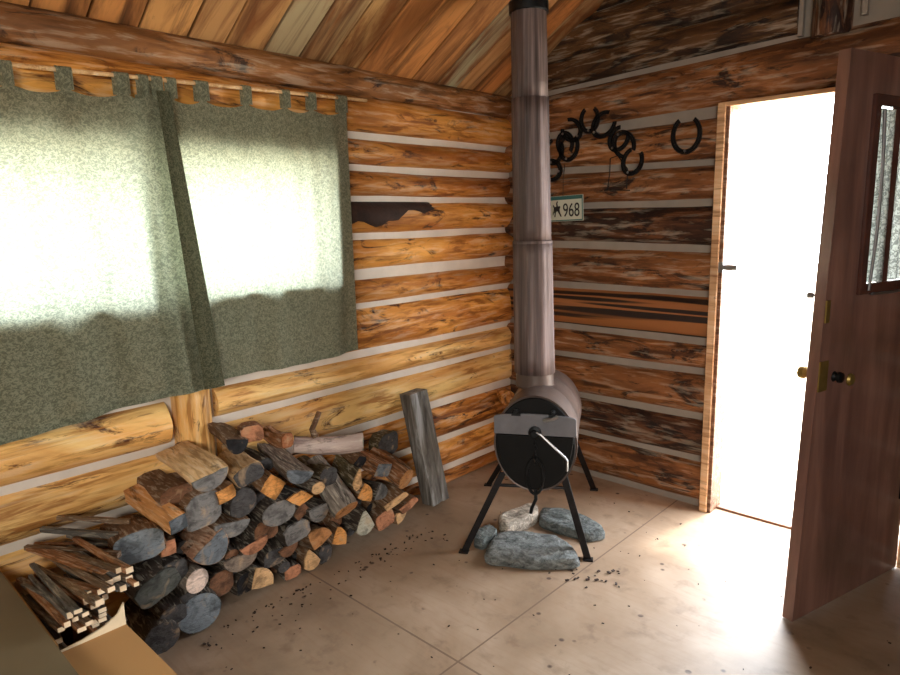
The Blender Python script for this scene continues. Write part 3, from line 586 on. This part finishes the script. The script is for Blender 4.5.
# ------------------------------------------------------------------ STOVE
n_ = Vector((.49, -.87, 0)).normalized(); s_ = Vector((.87, .49, 0)).normalized(); Zv = Vector((0, 0, 1))
A0 = Vector((.866, -1.005, 0))
def sp(s, z, b=0): return A0 + s_*s + Zv*z - n_*b      # b = distance back from the front plane
ST = tag(empty('barrel_stove', tuple(A0)), 'black-fronted barrel wood stove on splayed iron legs in the corner', 'wood stove')
EA, EB, SC, ZC = .176, .212, .045, .532
def ring(k, n, a=EA, b=EB, s0=SC, z0=ZC): q = 2*PI*k/n; return s0 + a*math.cos(q), z0 + b*math.sin(q)
def shell(name, prof, mat, n=56):
    v = []; f = []
    for (sc, b) in prof:
        for k in range(n):
            s, z = ring(k, n, EA*sc, EB*sc); v.append(sp(s, z, b))
    for i in range(len(prof)-1):
        for k in range(n): l = (k+1) % n; f.append((i*n+k, i*n+l, (i+1)*n+l, (i+1)*n+k))
    f.append(tuple(range(n))[::-1]); f.append(tuple((len(prof)-1)*n+k for k in range(n)))
    o = mesh_obj(name, v, f, mat, None, True); m = o.modifiers.new('e', 'EDGE_SPLIT'); m.split_angle = math.radians(35); return keep(o, ST)
shell('barrel', [(.99, .004), (1.03, .0), (1.035, .012), (1.0, .02), (.99, .20), (1.0, .205), (1.0, .215), (.985, .22), (.975, .40), (.987, .405), (.987, .415), (.975, .42), (.965, .56), (.98, .565), (.98, .575), (.90, .577)], M['stove_body'])
shell('front_plate', [(.985, .006), (.985, -.006), (.97, -.009)], M['stove_black'])
band = [(-.132, .578), (.222, .578), (.222, .655)] + [(.045+.177*math.cos(q), .655+.018*math.sin(q)) for q in [i*PI/10 for i in range(1, 10)]] + [(-.132, .655)]
keep(MB().prism(band, sp(0, 0, -.008), s_, Zv, n_*.012).build('grey_band', M['stove_grey'], bevel=.002), ST)
dpoly = [(SC + .166*math.cos(q), .575 + (.245 if 1 else 0)*math.sin(q)) for q in [PI + i*PI/28 for i in range(29)]]
keep(MB().prism(dpoly, sp(0, 0, -.008), s_, Zv, n_*.014).build('fire_door', M['stove_black'], bevel=.003), ST)
for s in (-.035, .125):
    b = MB().lathe([(.012, 0), (.012, .016), (.007, .018), (.007, .03)], sp(s, .682, -.008), n_, 12); b.obox(sp(s, .668, -.016), s_*.02, Zv*.006, n_*.006)
    keep(b.build('hinge_bolt', M['iron'], smooth=True), ST)
keep(MB().tube([sp(.085, .648, -.03), sp(.10, .655, -.035), sp(.125, .66, -.035), sp(.145, .672, -.03)], .009, 8).build('hinge_pin', M['steel'], smooth=True), ST)
keep(MB().lathe([(.028, 0), (.028, .012), (.016, .016), (.014, .03)], sp(.047, .592, -.02), n_, 20).build('latch_hub', M['iron'], smooth=True), ST)
keep(MB().tube([sp(.055, .60, -.045), sp(.075, .592, -.05), sp(.178, .497, -.05), sp(.186, .485, -.05), sp(.186, .437, -.05)], .0055, 8).build('latch_handle', M['steel'], smooth=True), ST)
ch = MB()
for i in range(6):
    z = .575-.022*i; c = sp(.05, z, -.035)
    ch.tube([c + (s_*math.cos(a)*.007 + Zv*math.sin(a)*.014 if i % 2 == 0 else n_*math.cos(a)*.007 + Zv*math.sin(a)*.014) for a in [k*PI/5 for k in range(10)]], .0025, 6, closed=True)
keep(ch.build('chain', M['iron'], smooth=True), ST)
# draught slide: tall oval frame with a hook under it
keep(MB().tube([sp(.048+.036*math.cos(a), .395+.082*math.sin(a), -.026) for a in [k*PI/14 for k in range(28)]], .007, 8, closed=True).build('draught_frame', M['iron'], smooth=True), ST)
keep(MB().tube([sp(.05, .33, -.02), sp(.052, .29, -.03), sp(.035, .25, -.035), sp(.03, .225, -.03)], .008, 8).build('draught_hook', M['iron'], smooth=True), ST)
for top, foot in ((sp(-.10, .385, .02), (.633, -1.159, .0)), (sp(.165, .40, .02), (1.098, -.851, 0)), (sp(.17, .40, .56), (.718, -.169, 0)), (sp(-.10, .385, .56), (.225, -.50, 0))):
    f_ = Vector(foot); d = (f_-top); w = MB(); sx_ = s_*.017; ny = n_*.004
    w.prism([(-.016, -.003), (.016, -.003), (.016, .003), (-.010, .003), (-.010, .028), (-.016, .028)], top, s_, -n_, d)
    w.obox(f_ + Vector((0, 0, .004)), s_*.022, n_*.016, Zv*.004)
    keep(w.build('leg', M['leg'], bevel=.0015), ST)
keep(MB().tube([sp(-.135, .32, .025), sp(.19, .33, .025)], .008, 8).build('leg_brace', M['leg']), ST)

# stove pipe: three crimped sections, a thing that lifts off the stove
PB = Vector((0.733, -0.746, 0.742)); PT = Vector((0.699, -0.746, 2.409))
PP = tag(empty('stove_pipe', tuple(PB)), 'tall purplish grey stove pipe rising from stove to ceiling', 'stove pipe')
def psec(name, z0, z1, r0, r1, mat=M['pipe'], flute=.0018):
    n = 60; v = []; f = []; st = 8
    for i in range(st+1):
        z = z0+(z1-z0)*i/st; t_ = (z-PB.z)/(PT.z-PB.z); c = PB + (PT-PB)*t_; r = r0+(r1-r0)*i/st
        for k in range(n):
            q = 2*PI*k/n; rr = r + flute*math.cos(q*15); v.append((c.x+rr*math.cos(q), c.y+rr*math.sin(q), z))
    for i in range(st):
        for k in range(n): l = (k+1) % n; f.append((i*n+k, i*n+l, (i+1)*n+l, (i+1)*n+k))
    f.append(tuple(range(n))[::-1]); f.append(tuple(st*n+k for k in range(n)))
    return keep(mesh_obj(name, v, f, mat, None, True), PP)
psec('pipe_collar', PB.z-.02, PB.z+.055, .090, .088, M['stove_body'], 0)
psec('pipe_section', PB.z+.045, 1.40, .094, .089); psec('pipe_section', 1.385, 2.02, .0855, .082); psec('pipe_section', 2.01, 2.70, .079, .074)
psec('pipe_band', 1.388, 1.400, .0905, .0905, flute=.001); psec('ceiling_collar', 2.375, 2.42, .086, .086, M['iron'], 0)

# ------------------------------------------------------------------ STONES
def stone(name, pts, z0, h, mat, seed, label, lean=0):
    """irregular slab from a ground outline"""
    bm = bmesh.new(); n = len(pts); cx = sum(p[0] for p in pts)/n; cy = sum(p[1] for p in pts)/n
    out = []
    N = 40
    import bisect
    seg = []
    for i in range(n):
        a = pts[i]; b = pts[(i+1) % n]
        for k in range(6): seg.append((a[0]+(b[0]-a[0])*k/6, a[1]+(b[1]-a[1])*k/6))
    for _ in range(2): seg = [((seg[i-1][0]+seg[i][0]*2+seg[(i+1) % len(seg)][0])/4, (seg[i-1][1]+seg[i][1]*2+seg[(i+1) % len(seg)][1])/4) for i in range(len(seg))]
    lv = [(.93, 0), (1.0, .22), (1.0, .6), (.95, .9), (.86, 1.0), (.7, 1.0), (.5, 1.02), (.3, 1.0), (.12, 1.02)]
    v = []; f = []; m_ = len(seg)
    for s, t_ in lv:
        for (x, y) in seg:
            P3 = Vector((x*9+seed, y*9, t_*2+s*3)); d = noise.noise(P3)*.10 + noise.noise(P3*2.7)*.05
            xx = cx+(x-cx)*(s+d*.35); yy = cy+(y-cy)*(s+d*.35)
            v.append((xx, yy, max(0.001, z0 + h*t_ + d*h*.9*(t_ > .1) + lean*(xx-cx))))
    for i in range(len(lv)-1):
        for k in range(m_): l = (k+1) % m_; f.append((i*m_+k, i*m_+l, (i+1)*m_+l, (i+1)*m_+k))
    f.append(tuple(range(m_))[::-1]); f.append(tuple((len(lv)-1)*m_+k for k in range(m_)))
    o = mesh_obj(name, v, f, mat, None, True); o.modifiers.new('e', 'EDGE_SPLIT').split_angle = math.radians(45)
    return tag(o, label, 'stone', 'flat stones under the stove')
stone('flat_stone', [(0.782, -1.193), (0.716, -1.087), (0.685, -0.976), (0.799, -0.877), (0.908, -0.822), (1.035, -0.859), (1.117, -0.946), (1.057, -1.01), (0.959, -1.094), (0.862, -1.145)], 0, 0.055, M['stone_b'], 1.3, 'largest blue-grey flat stone, in front under the stove door')
stone('flat_stone', [(0.75, -0.745), (0.677, -0.617), (0.751, -0.555), (0.89, -0.54), (1.023, -0.593), (1.069, -0.645), (1.028, -0.719), (0.925, -0.73), (0.832, -0.743)], 0, 0.05, M['stone_d'], 4.1, 'dark grey flat stone behind the right front stove leg')
stone('rough_stone', [(0.661, -0.931), (0.594, -0.864), (0.6, -0.759), (0.614, -0.626), (0.676, -0.634), (0.725, -0.71), (0.722, -0.838), (0.702, -0.922)], 0, 0.065, M['stone_p'], 7.7, 'pale speckled rough stone standing behind the largest flat stone')
stone('small_stone', [(0.64, -1.104), (0.594, -1.015), (0.605, -0.939), (0.666, -0.953), (0.701, -1.025), (0.689, -1.098)], 0, 0.05, M['stone_d'], 9.2, 'small grey stone left of the pale speckled one, beside the left front leg')

# ------------------------------------------------------------------ LEANING BEAM
bm_ = MB(); b0 = Vector((.165, -.865, .0)); b1 = Vector((.10, -.945, .615)); d = (b1-b0); u1 = Vector((.0, 1, .05)).normalized(); u2 = d.cross(u1).normalized()
ux = u2 if u2.x > 0 else -u2
pl = [(-.062, -.042), (.062, -.042), (.065, .0), (.062, .042), (.015, .043), (.01, .034), (-.008, .034), (-.012, .043), (-.062, .042)]
bm_.prism(pl, b0 + Vector((0, 0, .012)), u1, ux, d)
tag(bm_.build('weathered_beam', M['weath'], bevel=.003), 'short weathered grey beam leaning upright on the wall beside the woodpile', 'beam')

# ------------------------------------------------------------------ FIREWOOD
def profile(shape, w, h, rot, rr):
    n = 26; P = []
    if shape in ('round', 'egg', 'blob'):
        for k in range(n):
            q = 2*PI*k/n; r = 1 + (.02 if shape == 'round' else .05)*math.sin(2*q+rr.uniform(0, 1)) + (.0 if shape == 'round' else rr.uniform(-.045, .045))
            y = math.sin(q)*r; x = math.cos(q)*r
            if shape == 'egg': x *= (1-.22*y)
            if shape == 'blob': x, y = (max(-.86, min(.9, x)), max(-.8, min(.88, y)))
            P.append((x, y))
    elif shape in ('half_up', 'half_dn'):
        for k in range(18): q = PI + PI*k/17; P.append((math.cos(q), .55+math.sin(q)*1.5))
        P += [(.6, .62), (.2, .57), (-.3, .63), (-.7, .58)]
        if shape == 'half_dn': P = [(x, y) for x, y in P]
    elif shape == 'quarter':
        P = [(-.9, -.8), (-.2, -.92)] + [(-.9+1.85*math.cos(q), -.85+1.85*math.sin(q)) for q in [i*PI/2/9 for i in range(10)]] + [(-.95, .2)]
    elif shape == 'wedge': P = [(-.85, -.5), (-.5, -.85), (0, -1), (.5, -.85), (.9, -.45), (.55, .3), (.1, 1), (-.15, .95), (-.55, .3)]
    elif shape == 'diamond': P = [(-1, .05), (-.55, -.5), (0, -1), (.45, -.6), (1, -.02), (.5, .55), (0, 1), (-.5, .6)]
    elif shape == 'square': P = [(-.9, -.85), (0, -.92), (.9, -.85), (.95, 0), (.88, .9), (0, .85), (-.9, .9), (-.85, 0)]
    elif shape == 'slab': P = [(-1, -.7), (0, -.9), (1, -.6), (1.02, .2), (.8, .8), (-.2, .7), (-.95, .85)]
    a = math.radians(rot); 
    P = [(x*math.cos(a)-y*math.sin(a)*h/w, x*math.sin(a)*w/h+y*math.cos(a)) for x, y in P]
    mx = max(abs(x) for x, y in P); my = max(abs(y) for x, y in P)
    return [(x/mx*w/2, y/my*h/2) for x, y in P]
def firewood(P, Bk, w, h, shape, rot, et, bt, label, seed, group=None):
    rr = random.Random(seed); P = Vector(P); Bk = Vector(Bk); ax = (Bk-P); L = ax.length; ax.normalize()
    sy = Zv.cross(ax).normalized()*-1                # image-right on the face
    if sy.dot(Vector((.3, 1, 0))) < 0: sy = -sy
    up = sy.cross(ax); up = up if up.z > 0 else -up
    if 'white-barked' in label: sy = Vector((0,0,0)) + ax.cross(Zv).normalized(); up = Zv.copy()
    prof_ = profile(shape, w, h, rot, rr); n = len(prof_); ns = 7; v = []; f = []
    for i in range(ns+1):
        t_ = i/ns; s = (1.0 if i else .965)*(1-.14*t_)
        for (a, b) in prof_:
            wob = 1 + (.015 if shape == 'square' else .06)*noise.noise(Vector((a*20+seed, b*20, t_*2)))
            bend = .012*math.sin(t_*PI)*math.sin(seed)*(0 if shape == 'square' else 1)
            v.append((a*s*wob, b*s*wob + bend, L*t_ + (.006*noise.noise(Vector((a*40, b*40, seed))) if i in (0, ns) else 0)))
    for i in range(ns):
        for k in range(n): l = (k+1) % n; f.append((i*n+k, i*n+l, (i+1)*n+l, (i+1)*n+k))
    f.append(tuple(range(n))[::-1]); f.append(tuple(ns*n+k for k in range(n)))
    # mesh local: X = grain, Y = across, Z = up
    vv = [(c, a, b) for a, b, c in v]
    o = mesh_obj('firewood_log', vv, f, M['bark_'+bt], None, True); m = o.modifiers.new('e', 'EDGE_SPLIT'); m.split_angle = math.radians(32)
    R_ = Matrix((ax, sy, up)).transposed()
    o.matrix_world = Matrix.Translation(P) @ R_.to_4x4()
    cv = [(-.004 + .003*noise.noise(Vector((a*50, b*50, seed))), a*.93, b*.93) for a, b in prof_]; cc = [(-.006, a*.5, b*.5) for a, b in prof_]; cz = [(0.006, a*.955, b*.955) for a, b in prof_]
    vs = cz + cv + cc + [(-.005, 0, 0)]; fs = []
    for k in range(n):
        l = (k+1) % n; fs += [(k, l, n+l, n+k), (n+k, n+l, 2*n+l, 2*n+k), (2*n+k, 2*n+l, 3*n)]
    mesh_obj('cut_end', vs, fs, M['end_'+et], o, False)
    tag(o, label, 'firewood', group or 'split firewood in the pile under the window'); return o
sd = 0
for (P, Bk, w, h, sh, rot, et, bt, lab) in FIREWOOD:
    sd += 1; o = firewood(P, Bk, w, h, sh, rot, et, bt, lab, sd)
    if 'white-barked' in lab:
        tw = MB().tube([(.20, 0, .03), (.215, .004, .065), (.20, .006, .10), (.185, .008, .14)], .01, 8, rs=[.016, .013, .012, .011]); tw.build('branch_stub', M['bark_brown'], o, smooth=True)
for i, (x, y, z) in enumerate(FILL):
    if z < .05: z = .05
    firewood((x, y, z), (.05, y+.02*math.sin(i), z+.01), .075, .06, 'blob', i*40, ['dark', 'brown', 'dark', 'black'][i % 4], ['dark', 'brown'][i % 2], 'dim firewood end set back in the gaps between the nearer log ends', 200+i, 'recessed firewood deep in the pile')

# ------------------------------------------------------------------ CARTONS AND KINDLING
BX = tag(empty('cardboard_box', (.35, -2.70, 0)), 'open cardboard box holding kindling, tan flap folded out towards the floor', 'box')
c = MB(); y0, y1, x0, x1 = -2.795, -2.615, .09, .64
c.box((x0, y0, .003), (x1, y0+.006, .40)).box((x0, y0, .003), (x1, y1, .010)).box((x0, y0, .003), (x0+.006, y1, .36)).box((x0, y1-.006, .003), (x1, y1, .30))
keep(c.build('carton_walls', M['card']), BX)
keep(MB().prism([(y0, .003), (y1, .003), (y1, .44), (y1-.02, .412), (y1-.06, .392), (y1-.12, .380), (y0, .376)], (x1-.006, 0, 0), (0, 1, 0), (0, 0, 1), (.006, 0, 0)).build('end_wall', M['card_in']), BX)
keep(MB().prism([(x1, y1, ), (x1+.31, y1+.02), (x1+.31, y0), (x1, y0)], (0, 0, .436), (1, 0, -.10), (0, 1, 0), (0, 0, -.005)).build('flap', M['card']), BX)
B2 = tag(empty('cardboard_box', (.6, -3.05, 0)), 'closed dark brown cardboard box at the lower left corner of the picture', 'box')
c = MB().box((.07, -3.35, .003), (1.25, -2.803, .405)); keep(c.build('carton_walls', M['card_dark'], bevel=.004), B2)
keep(MB().box((.065, -3.08, .406), (1.255, -2.798, .412)).build('flap', M['card_dark']), B2); keep(MB().box((.065, -3.355, .406), (1.255, -3.084, .412)).build('flap', M['card_dark']), B2)
STICK_M = [log_mat('kindling_a', srgb(132,104,76), srgb(92,70,52), srgb(40,32,28), .56, .66, gx=4, gy=60), log_mat('kindling_b', srgb(168,112,66), srgb(120,76,44), srgb(60,38,26), .58, .7, gx=4, gy=60),
           log_mat('kindling_c', srgb(110,108,102), srgb(78,74,70), srgb(40,38,36), .56, .66, gx=4, gy=60)]
M['stick_end'] = plain('fresh_stick_end', srgb(226,204,172), .8, var=.12)
rs_ = random.Random(11)
def stick(P, Q, w, h, mat, label, grp, end=True, name='kindling_stick', wav=0):
    P = Vector(P); Q = Vector(Q); ax = Q-P; L = ax.length; ax.normalize(); sy = Zv.cross(ax).normalized(); up = ax.cross(sy)
    if up.z < 0: up = -up
    n = 10; v = []; f = []
    for i in range(n+1):
        t_ = i/n; b = wav*math.sin(t_*7+w*900)*.5 + .003*math.sin(t_*3+L*40); s = 1-.25*t_
        for (a, c_) in ((-1, -1), (1, -.9), (.95, 1), (-.9, .95)): v.append((L*t_, a*w/2*s + b, c_*h/2*s + b*.6))
    for i in range(n):
        for k in range(4): l = (k+1) % 4; f.append((i*4+k, i*4+l, (i+1)*4+l, (i+1)*4+k))
    f.append((3, 2, 1, 0)); f.append(tuple(n*4+k for k in range(4)))
    o = mesh_obj(name, v, f, mat); o.matrix_world = Matrix.Translation(P) @ Matrix((ax, sy, up)).transposed().to_4x4()
    if end: MB().box((-.0015, -w/2*1.0, -h/2*1.0), (.002, w/2*.93, h/2*.93)).build('cut_end', M['stick_end'], o)
    return tag(o, label, 'kindling', grp)
STK = [(0.61, -2.607, 0.527), (0.639, -2.589, 0.53), (0.56, -2.601, 0.477), (0.57, -2.565, 0.469), (0.624, -2.56, 0.471), (0.596, -2.598, 0.46), (0.633, -2.641, 0.491), (0.595, -2.656, 0.477), (0.581, -2.644, 0.447), (0.635, -2.675, 0.467), (0.569, -2.689, 0.451), (0.571, -2.653, 0.405), (0.571, -2.654, 0.39), (0.571, -2.656, 0.376), (0.635, -2.731, 0.467), (0.609, -2.734, 0.433), (0.64, -2.729, 0.413), (0.613, -2.746, 0.453), (0.58, -2.764, 0.404), (0.633, -2.76, 0.441), (0.562, -2.674, 0.466), (0.57, -2.626, 0.479), (0.56, -2.668, 0.421), (0.639, -2.715, 0.452), (0.633, -2.707, 0.418)]
for i, P in enumerate(STK):
    x, y, z = P; yy = max(-2.785, min(-2.57, y)); far = (.10+rs_.uniform(0, .08), yy - rs_.uniform(-.01, .05) if yy > -2.72 else yy+rs_.uniform(0, .02), z-.03-rs_.uniform(0, .07))
    stick((x, yy, z), far, rs_.uniform(.014, .024), rs_.uniform(.010, .018), STICK_M[i % 3], 'thin split kindling stick with a pale cut end, heaped in the open box', 'kindling sticks in the box')
for i in range(12):   # sticks lower in the box, only their sides show
    y = -2.78+.17*rs_.random(); z = .30+.09*rs_.random(); stick((.60-.1*rs_.random(), y, z), (.11, y+rs_.uniform(-.02, .02), z-.03), .02, .014, STICK_M[i % 3], 'dim kindling stick lying deep in the open box', 'kindling deep in the box')
stick((.50, -2.60, .475), (.09, -2.70, .455), .05, .016, STICK_M[1], 'broad orange-brown slat on top of the kindling', 'slats over the kindling', False, 'wooden_slat')
stick((.56, -2.585, .445), (.10, -2.66, .43), .045, .014, STICK_M[2], 'broad grey weathered slat beside the orange-brown slat', 'slats over the kindling', False, 'wooden_slat')
stick((.30, -2.46, .47), (.08, -2.66, .50), .022, .022, STICK_M[2], 'crooked grey branch at the back of the kindling, nearest the wall', 'branches behind the kindling', False, 'branch', .02)
stick((.24, -2.44, .50), (.08, -2.62, .53), .018, .018, STICK_M[0], 'thinner crooked branch just above the grey branch', 'branches behind the kindling', False, 'branch', .025)
for i in range(5):
    yy = -2.60+.17*rs_.random()
    stick((.22+.12*rs_.random(), yy, .36+.1*rs_.random()), (.08, yy-rs_.uniform(.05, .2), .40+.07*rs_.random()), .018, .016, STICK_M[(i+2) % 3], 'dark tangled twig between the kindling box and the woodpile', 'twigs between box and woodpile', False, 'twig', .02)
stick((.36, -2.52, .45), (.08, -2.72, .46), .024, .02, STICK_M[0], 'straight brown branch between the branches and the slats', 'branches behind the kindling', False, 'branch', .01)

# ------------------------------------------------------------------ HORSESHOES
def horseshoe(x, z, rot, s, label, y=-.062, open_=.9):
    """U opening up at rot 0; rot turns it clockwise in the picture"""
    E = empty('horseshoe', (x, y, z)); E.rotation_euler = (0, math.radians(rot), 0)
    a0 = math.radians(90+38*open_); pts = []; N = 26; m = MB(); v = []; f = []
    for i in range(N+1):
        q = math.radians(90) + math.radians(34) + (2*PI-math.radians(68))*i/N
        r = s/2; cx, cz = r*.88*math.cos(q), r*1.08*math.sin(q); d = Vector((math.cos(q), 0, math.sin(q)))
        w = .011*(1-.25*abs(i/N-.5)*2)+.001; c0 = Vector((cx, 0, cz))
        for (a, b) in ((-w, -.005), (w, -.005), (w, .005), (.002, .005), (0, .0025), (-.002, .005), (-w, .005)): v.append(c0 + d*a + Vector((0, -b, 0)))
    K = 7
    for i in range(N):
        for k in range(K): l = (k+1) % K; f.append((i*K+k, i*K+l, (i+1)*K+l, (i+1)*K+k))
    f.append(tuple(range(K))[::-1]); f.append(tuple(N*K+k for k in range(K)))
    mesh_obj('shoe_bar', v, f, M['iron'], E)
    MB().lathe([(.003, 0), (.003, .05), (.007, .051), (.006, .055)], (0, .042, -s*.5), (0, -1, 0), 8).build('nail', M['steel'], E)
    return tag(E, label, 'horseshoe', 'horseshoes nailed to the log wall')
for hs in [
 (.590, 2.010, 0, .115, 'upright horseshoe at the top of the cluster, opening straight up'),
 (.478, 1.968, -50, .115, 'horseshoe tilted left between the pipe and the topmost upright one'),
 (.463, 1.880, 10, .125, 'large horseshoe overlapping others, directly above the string of the number plate'),
 (.438, 1.900, 170, .105, 'inverted horseshoe crossed over the large one above the number plate'),
 (.368, 1.865, 15, .12, 'horseshoe half hidden behind the stove pipe, upper of two'),
 (.345, 1.765, -80, .12, 'horseshoe half hidden behind the stove pipe, lower of two'),
 (.676, 1.975, 55, .125, 'horseshoe opening right, joined to the topmost upright one'),
 (.765, 1.895, 35, .11, 'steeply tilted horseshoe at upper left of the right-hand knot'),
 (.795, 1.862, 150, .12, 'inverted horseshoe in the right-hand knot of three'),
 (.845, 1.775, 20, .115, 'lowest horseshoe of the right-hand knot, opening up to the right'),
 (1.122, 1.878, 0, .15, 'large single horseshoe hanging apart, nearest the doorway')]:
    horseshoe(*hs)
# wire frame hanging below the right-hand knot
wf = MB().tube([(.715, -.055, 1.80), (.712, -.055, 1.72), (.70, -.055, 1.64)], .0025, 6).tube([(.815, -.055, 1.74), (.812, -.055, 1.64)], .0025, 6).tube([(.68, -.055, 1.64), (.83, -.055, 1.632)], .003, 6)
wf.tube([(.71, -.055, 1.66), (.69, -.055, 1.64), (.68, -.055, 1.64)], .0025, 6).tube([(.715, -.055, 1.80), (.76, -.06, 1.81), (.815, -.055, 1.74)], .0025, 6)
tag(wf.build('wire_hanger', M['iron']), 'thin wire frame hanging below the horseshoes', 'wire frame')

# ------------------------------------------------------------------ NUMBER PLATE
NP = tag(empty('licence_plate', (.41, -.07, 1.55)), 'weathered licence plate reading 968 hanging beside the stove pipe', 'licence plate')
NP.rotation_euler = (0, math.radians(-1.5), 0)
MB().box((-.155, -.002, -.07), (.155, .001, .07)).build('plate_sheet', M['plate'], NP, bevel=.004)
MB().box((-.152, -.0035, .048), (.152, -.002, .068)).box((-.152, -.0035, -.068), (.152, -.002, -.062)).box((.147, -.0035, -.068), (.152, -.002, .068)).build('plate_border', M['plate_teal'], NP)
def text_mesh(s, size, mat, loc, parent, name):
    cu = bpy.data.curves.new(name, 'FONT'); cu.body = s; cu.size = size; cu.extrude = .0008; cu.align_x = 'LEFT'
    t_ = bpy.data.objects.new(name, cu); COL.objects.link(t_)
    dg = bpy.context.evaluated_depsgraph_get(); me = bpy.data.meshes.new_from_object(t_.evaluated_get(dg)); bpy.data.objects.remove(t_)
    me.materials.clear(); me.materials.append(mat); o = bpy.data.objects.new(name, me); COL.objects.link(o); o.parent = parent
    o.location = loc; o.rotation_euler = (PI/2, 0, 0); return o
tx = text_mesh('968', .105, M['plate_ink'], (.024, -.0035, -.045), NP, 'plate_number'); tx.scale = (.70, 1, 1)
for i, ch_ in enumerate(('7', )):
    pass
horse = [(-.055,-.045),(-.048,-.045),(-.044,-.018),(-.034,-.012),(-.022,-.030),(-.012,-.046),(-.006,-.042),(-.016,-.022),(-.020,-.004),(-.014,.010),(-.020,.016),(-.030,.012),(-.034,.030),(-.028,.040),(-.036,.042),(-.042,.030),(-.040,.014),(-.050,.010),(-.058,.022),(-.064,.020),(-.058,.004),(-.060,-.010),(-.066,-.026),(-.064,-.036),(-.058,-.024),(-.052,-.020)]
MB().prism(horse, (0, -.0022, 0), (1, 0, 0), (0, 0, 1), (0, -.001, 0)).build('horse_emblem', M['plate_ink'], NP).location = (.022, 0, 0)
MB().tube([(.435-.41, -.001, .068), (.43-.41, .012, .16), (.43-.41, .03, .24)], .002, 6).build('hanging_string', M['string'], NP)

# ------------------------------------------------------------------ DEBRIS
db = MB(); rd = random.Random(5)
def chip(x, y, s):
    a = rd.uniform(0, 6.28); u = Vector((math.cos(a), math.sin(a), 0)); w_ = Vector((-u.y, u.x, rd.uniform(-.2, .2)))
    db.obox((x, y, .003+s*.25), u*s, w_*s*.55, Zv*s*.25)
for _ in range(110):
    t_ = rd.random(); y = -1.1-1.2*t_; chip(.32+abs(rd.gauss(0, .09)), y, rd.uniform(.002, .006))
for _ in range(110): chip(rd.uniform(.5, 2.3), rd.uniform(-2.4, -.2), rd.uniform(.002, .005))
for _ in range(25): chip(rd.gauss(1.15, .08), rd.gauss(-.95, .08), rd.uniform(.004, .009))
tag(db.build('wood_chips', M['bark_patch']), 'dark bark crumbs and wood chips scattered over the floor', 'wood chips', kind='stuff')

# ------------------------------------------------------------------ LIGHT, 21.0, CAMERA
w = bpy.data.worlds.new('World'); S.world = w; w.use_nodes = True; nt = w.node_tree
bg = nt.nodes['Background']; bg.inputs['Color'].default_value = (.90, .95, 1, 1); bg.inputs['Strength'].default_value = 21.0
def area(name, loc, rot, sx, sy, power=None, col=(1, 1, 1), portal=False):
    l = bpy.data.lights.new(name, 'AREA'); l.shape = 'RECTANGLE'; l.size = sx; l.size_y = sy; l.color = col
    if portal: l.cycles.is_portal = True; l.energy = 1
    else: l.energy = power
    o = bpy.data.objects.new(name, l); COL.objects.link(o); o.location = loc; o.rotation_euler = rot; return o
area('door_portal', ((DX0+DX1)/2, .17, 1.0), (-PI/2, 0, 0), .8, 2.0, portal=True)
area('window_portal', (-.15, (WY0+WY1)/2, (WZ0+WZ1)/2), (0, -PI/2, 0), WZ1-WZ0, WY1-WY0, portal=True)
area('fill_behind_viewer', (3.7, -4.6, 1.7), Vector((-3.6, 3.1, -.85)).to_track_quat('-Z', 'Y').to_euler(), 1.2, .8, 32, (1, .94, .84)).data.spread = math.radians(95)  # added fill, no real lamp: brightens the left wall and woodpile
sun = bpy.data.lights.new('sun', 'SUN'); sun.energy = 7.0; sun.angle = math.radians(5); sun.color = (1, .95, .86)
so = bpy.data.objects.new('sun', sun); COL.objects.link(so); so.rotation_euler = (math.radians(-20), 0, math.radians(-12))

cam = bpy.data.cameras.new('camera'); cam.sensor_width = 36; cam.lens = 653.6/900*36; cam.clip_start = .02
co = bpy.data.objects.new('camera', cam); COL.objects.link(co)
pt, rl, yw = math.radians(10.15), math.radians(-1.34), math.radians(133.5)
fw = Vector((math.cos(yw)*math.cos(pt), math.sin(yw)*math.cos(pt), -math.sin(pt))); rt = fw.cross(Vector((0, 0, 1))).normalized(); up = rt.cross(fw)
R2 = rt*math.cos(rl)+up*math.sin(rl); U2 = up*math.cos(rl)-rt*math.sin(rl)
Mx = Matrix((R2, U2, -fw)).transposed().to_4x4(); Mx.translation = Vector((2.51737, -3.20435, 1.5)); co.matrix_world = Mx
S.camera = co
S.view_settings.view_transform = 'Standard'; S.view_settings.look = 'None'; S.view_settings.exposure = 0.0; S.view_settings.gamma = 1.0
try: S.cycles.use_denoising = True; S.cycles.max_bounces = 10; S.cycles.diffuse_bounces = 6
except Exception: pass
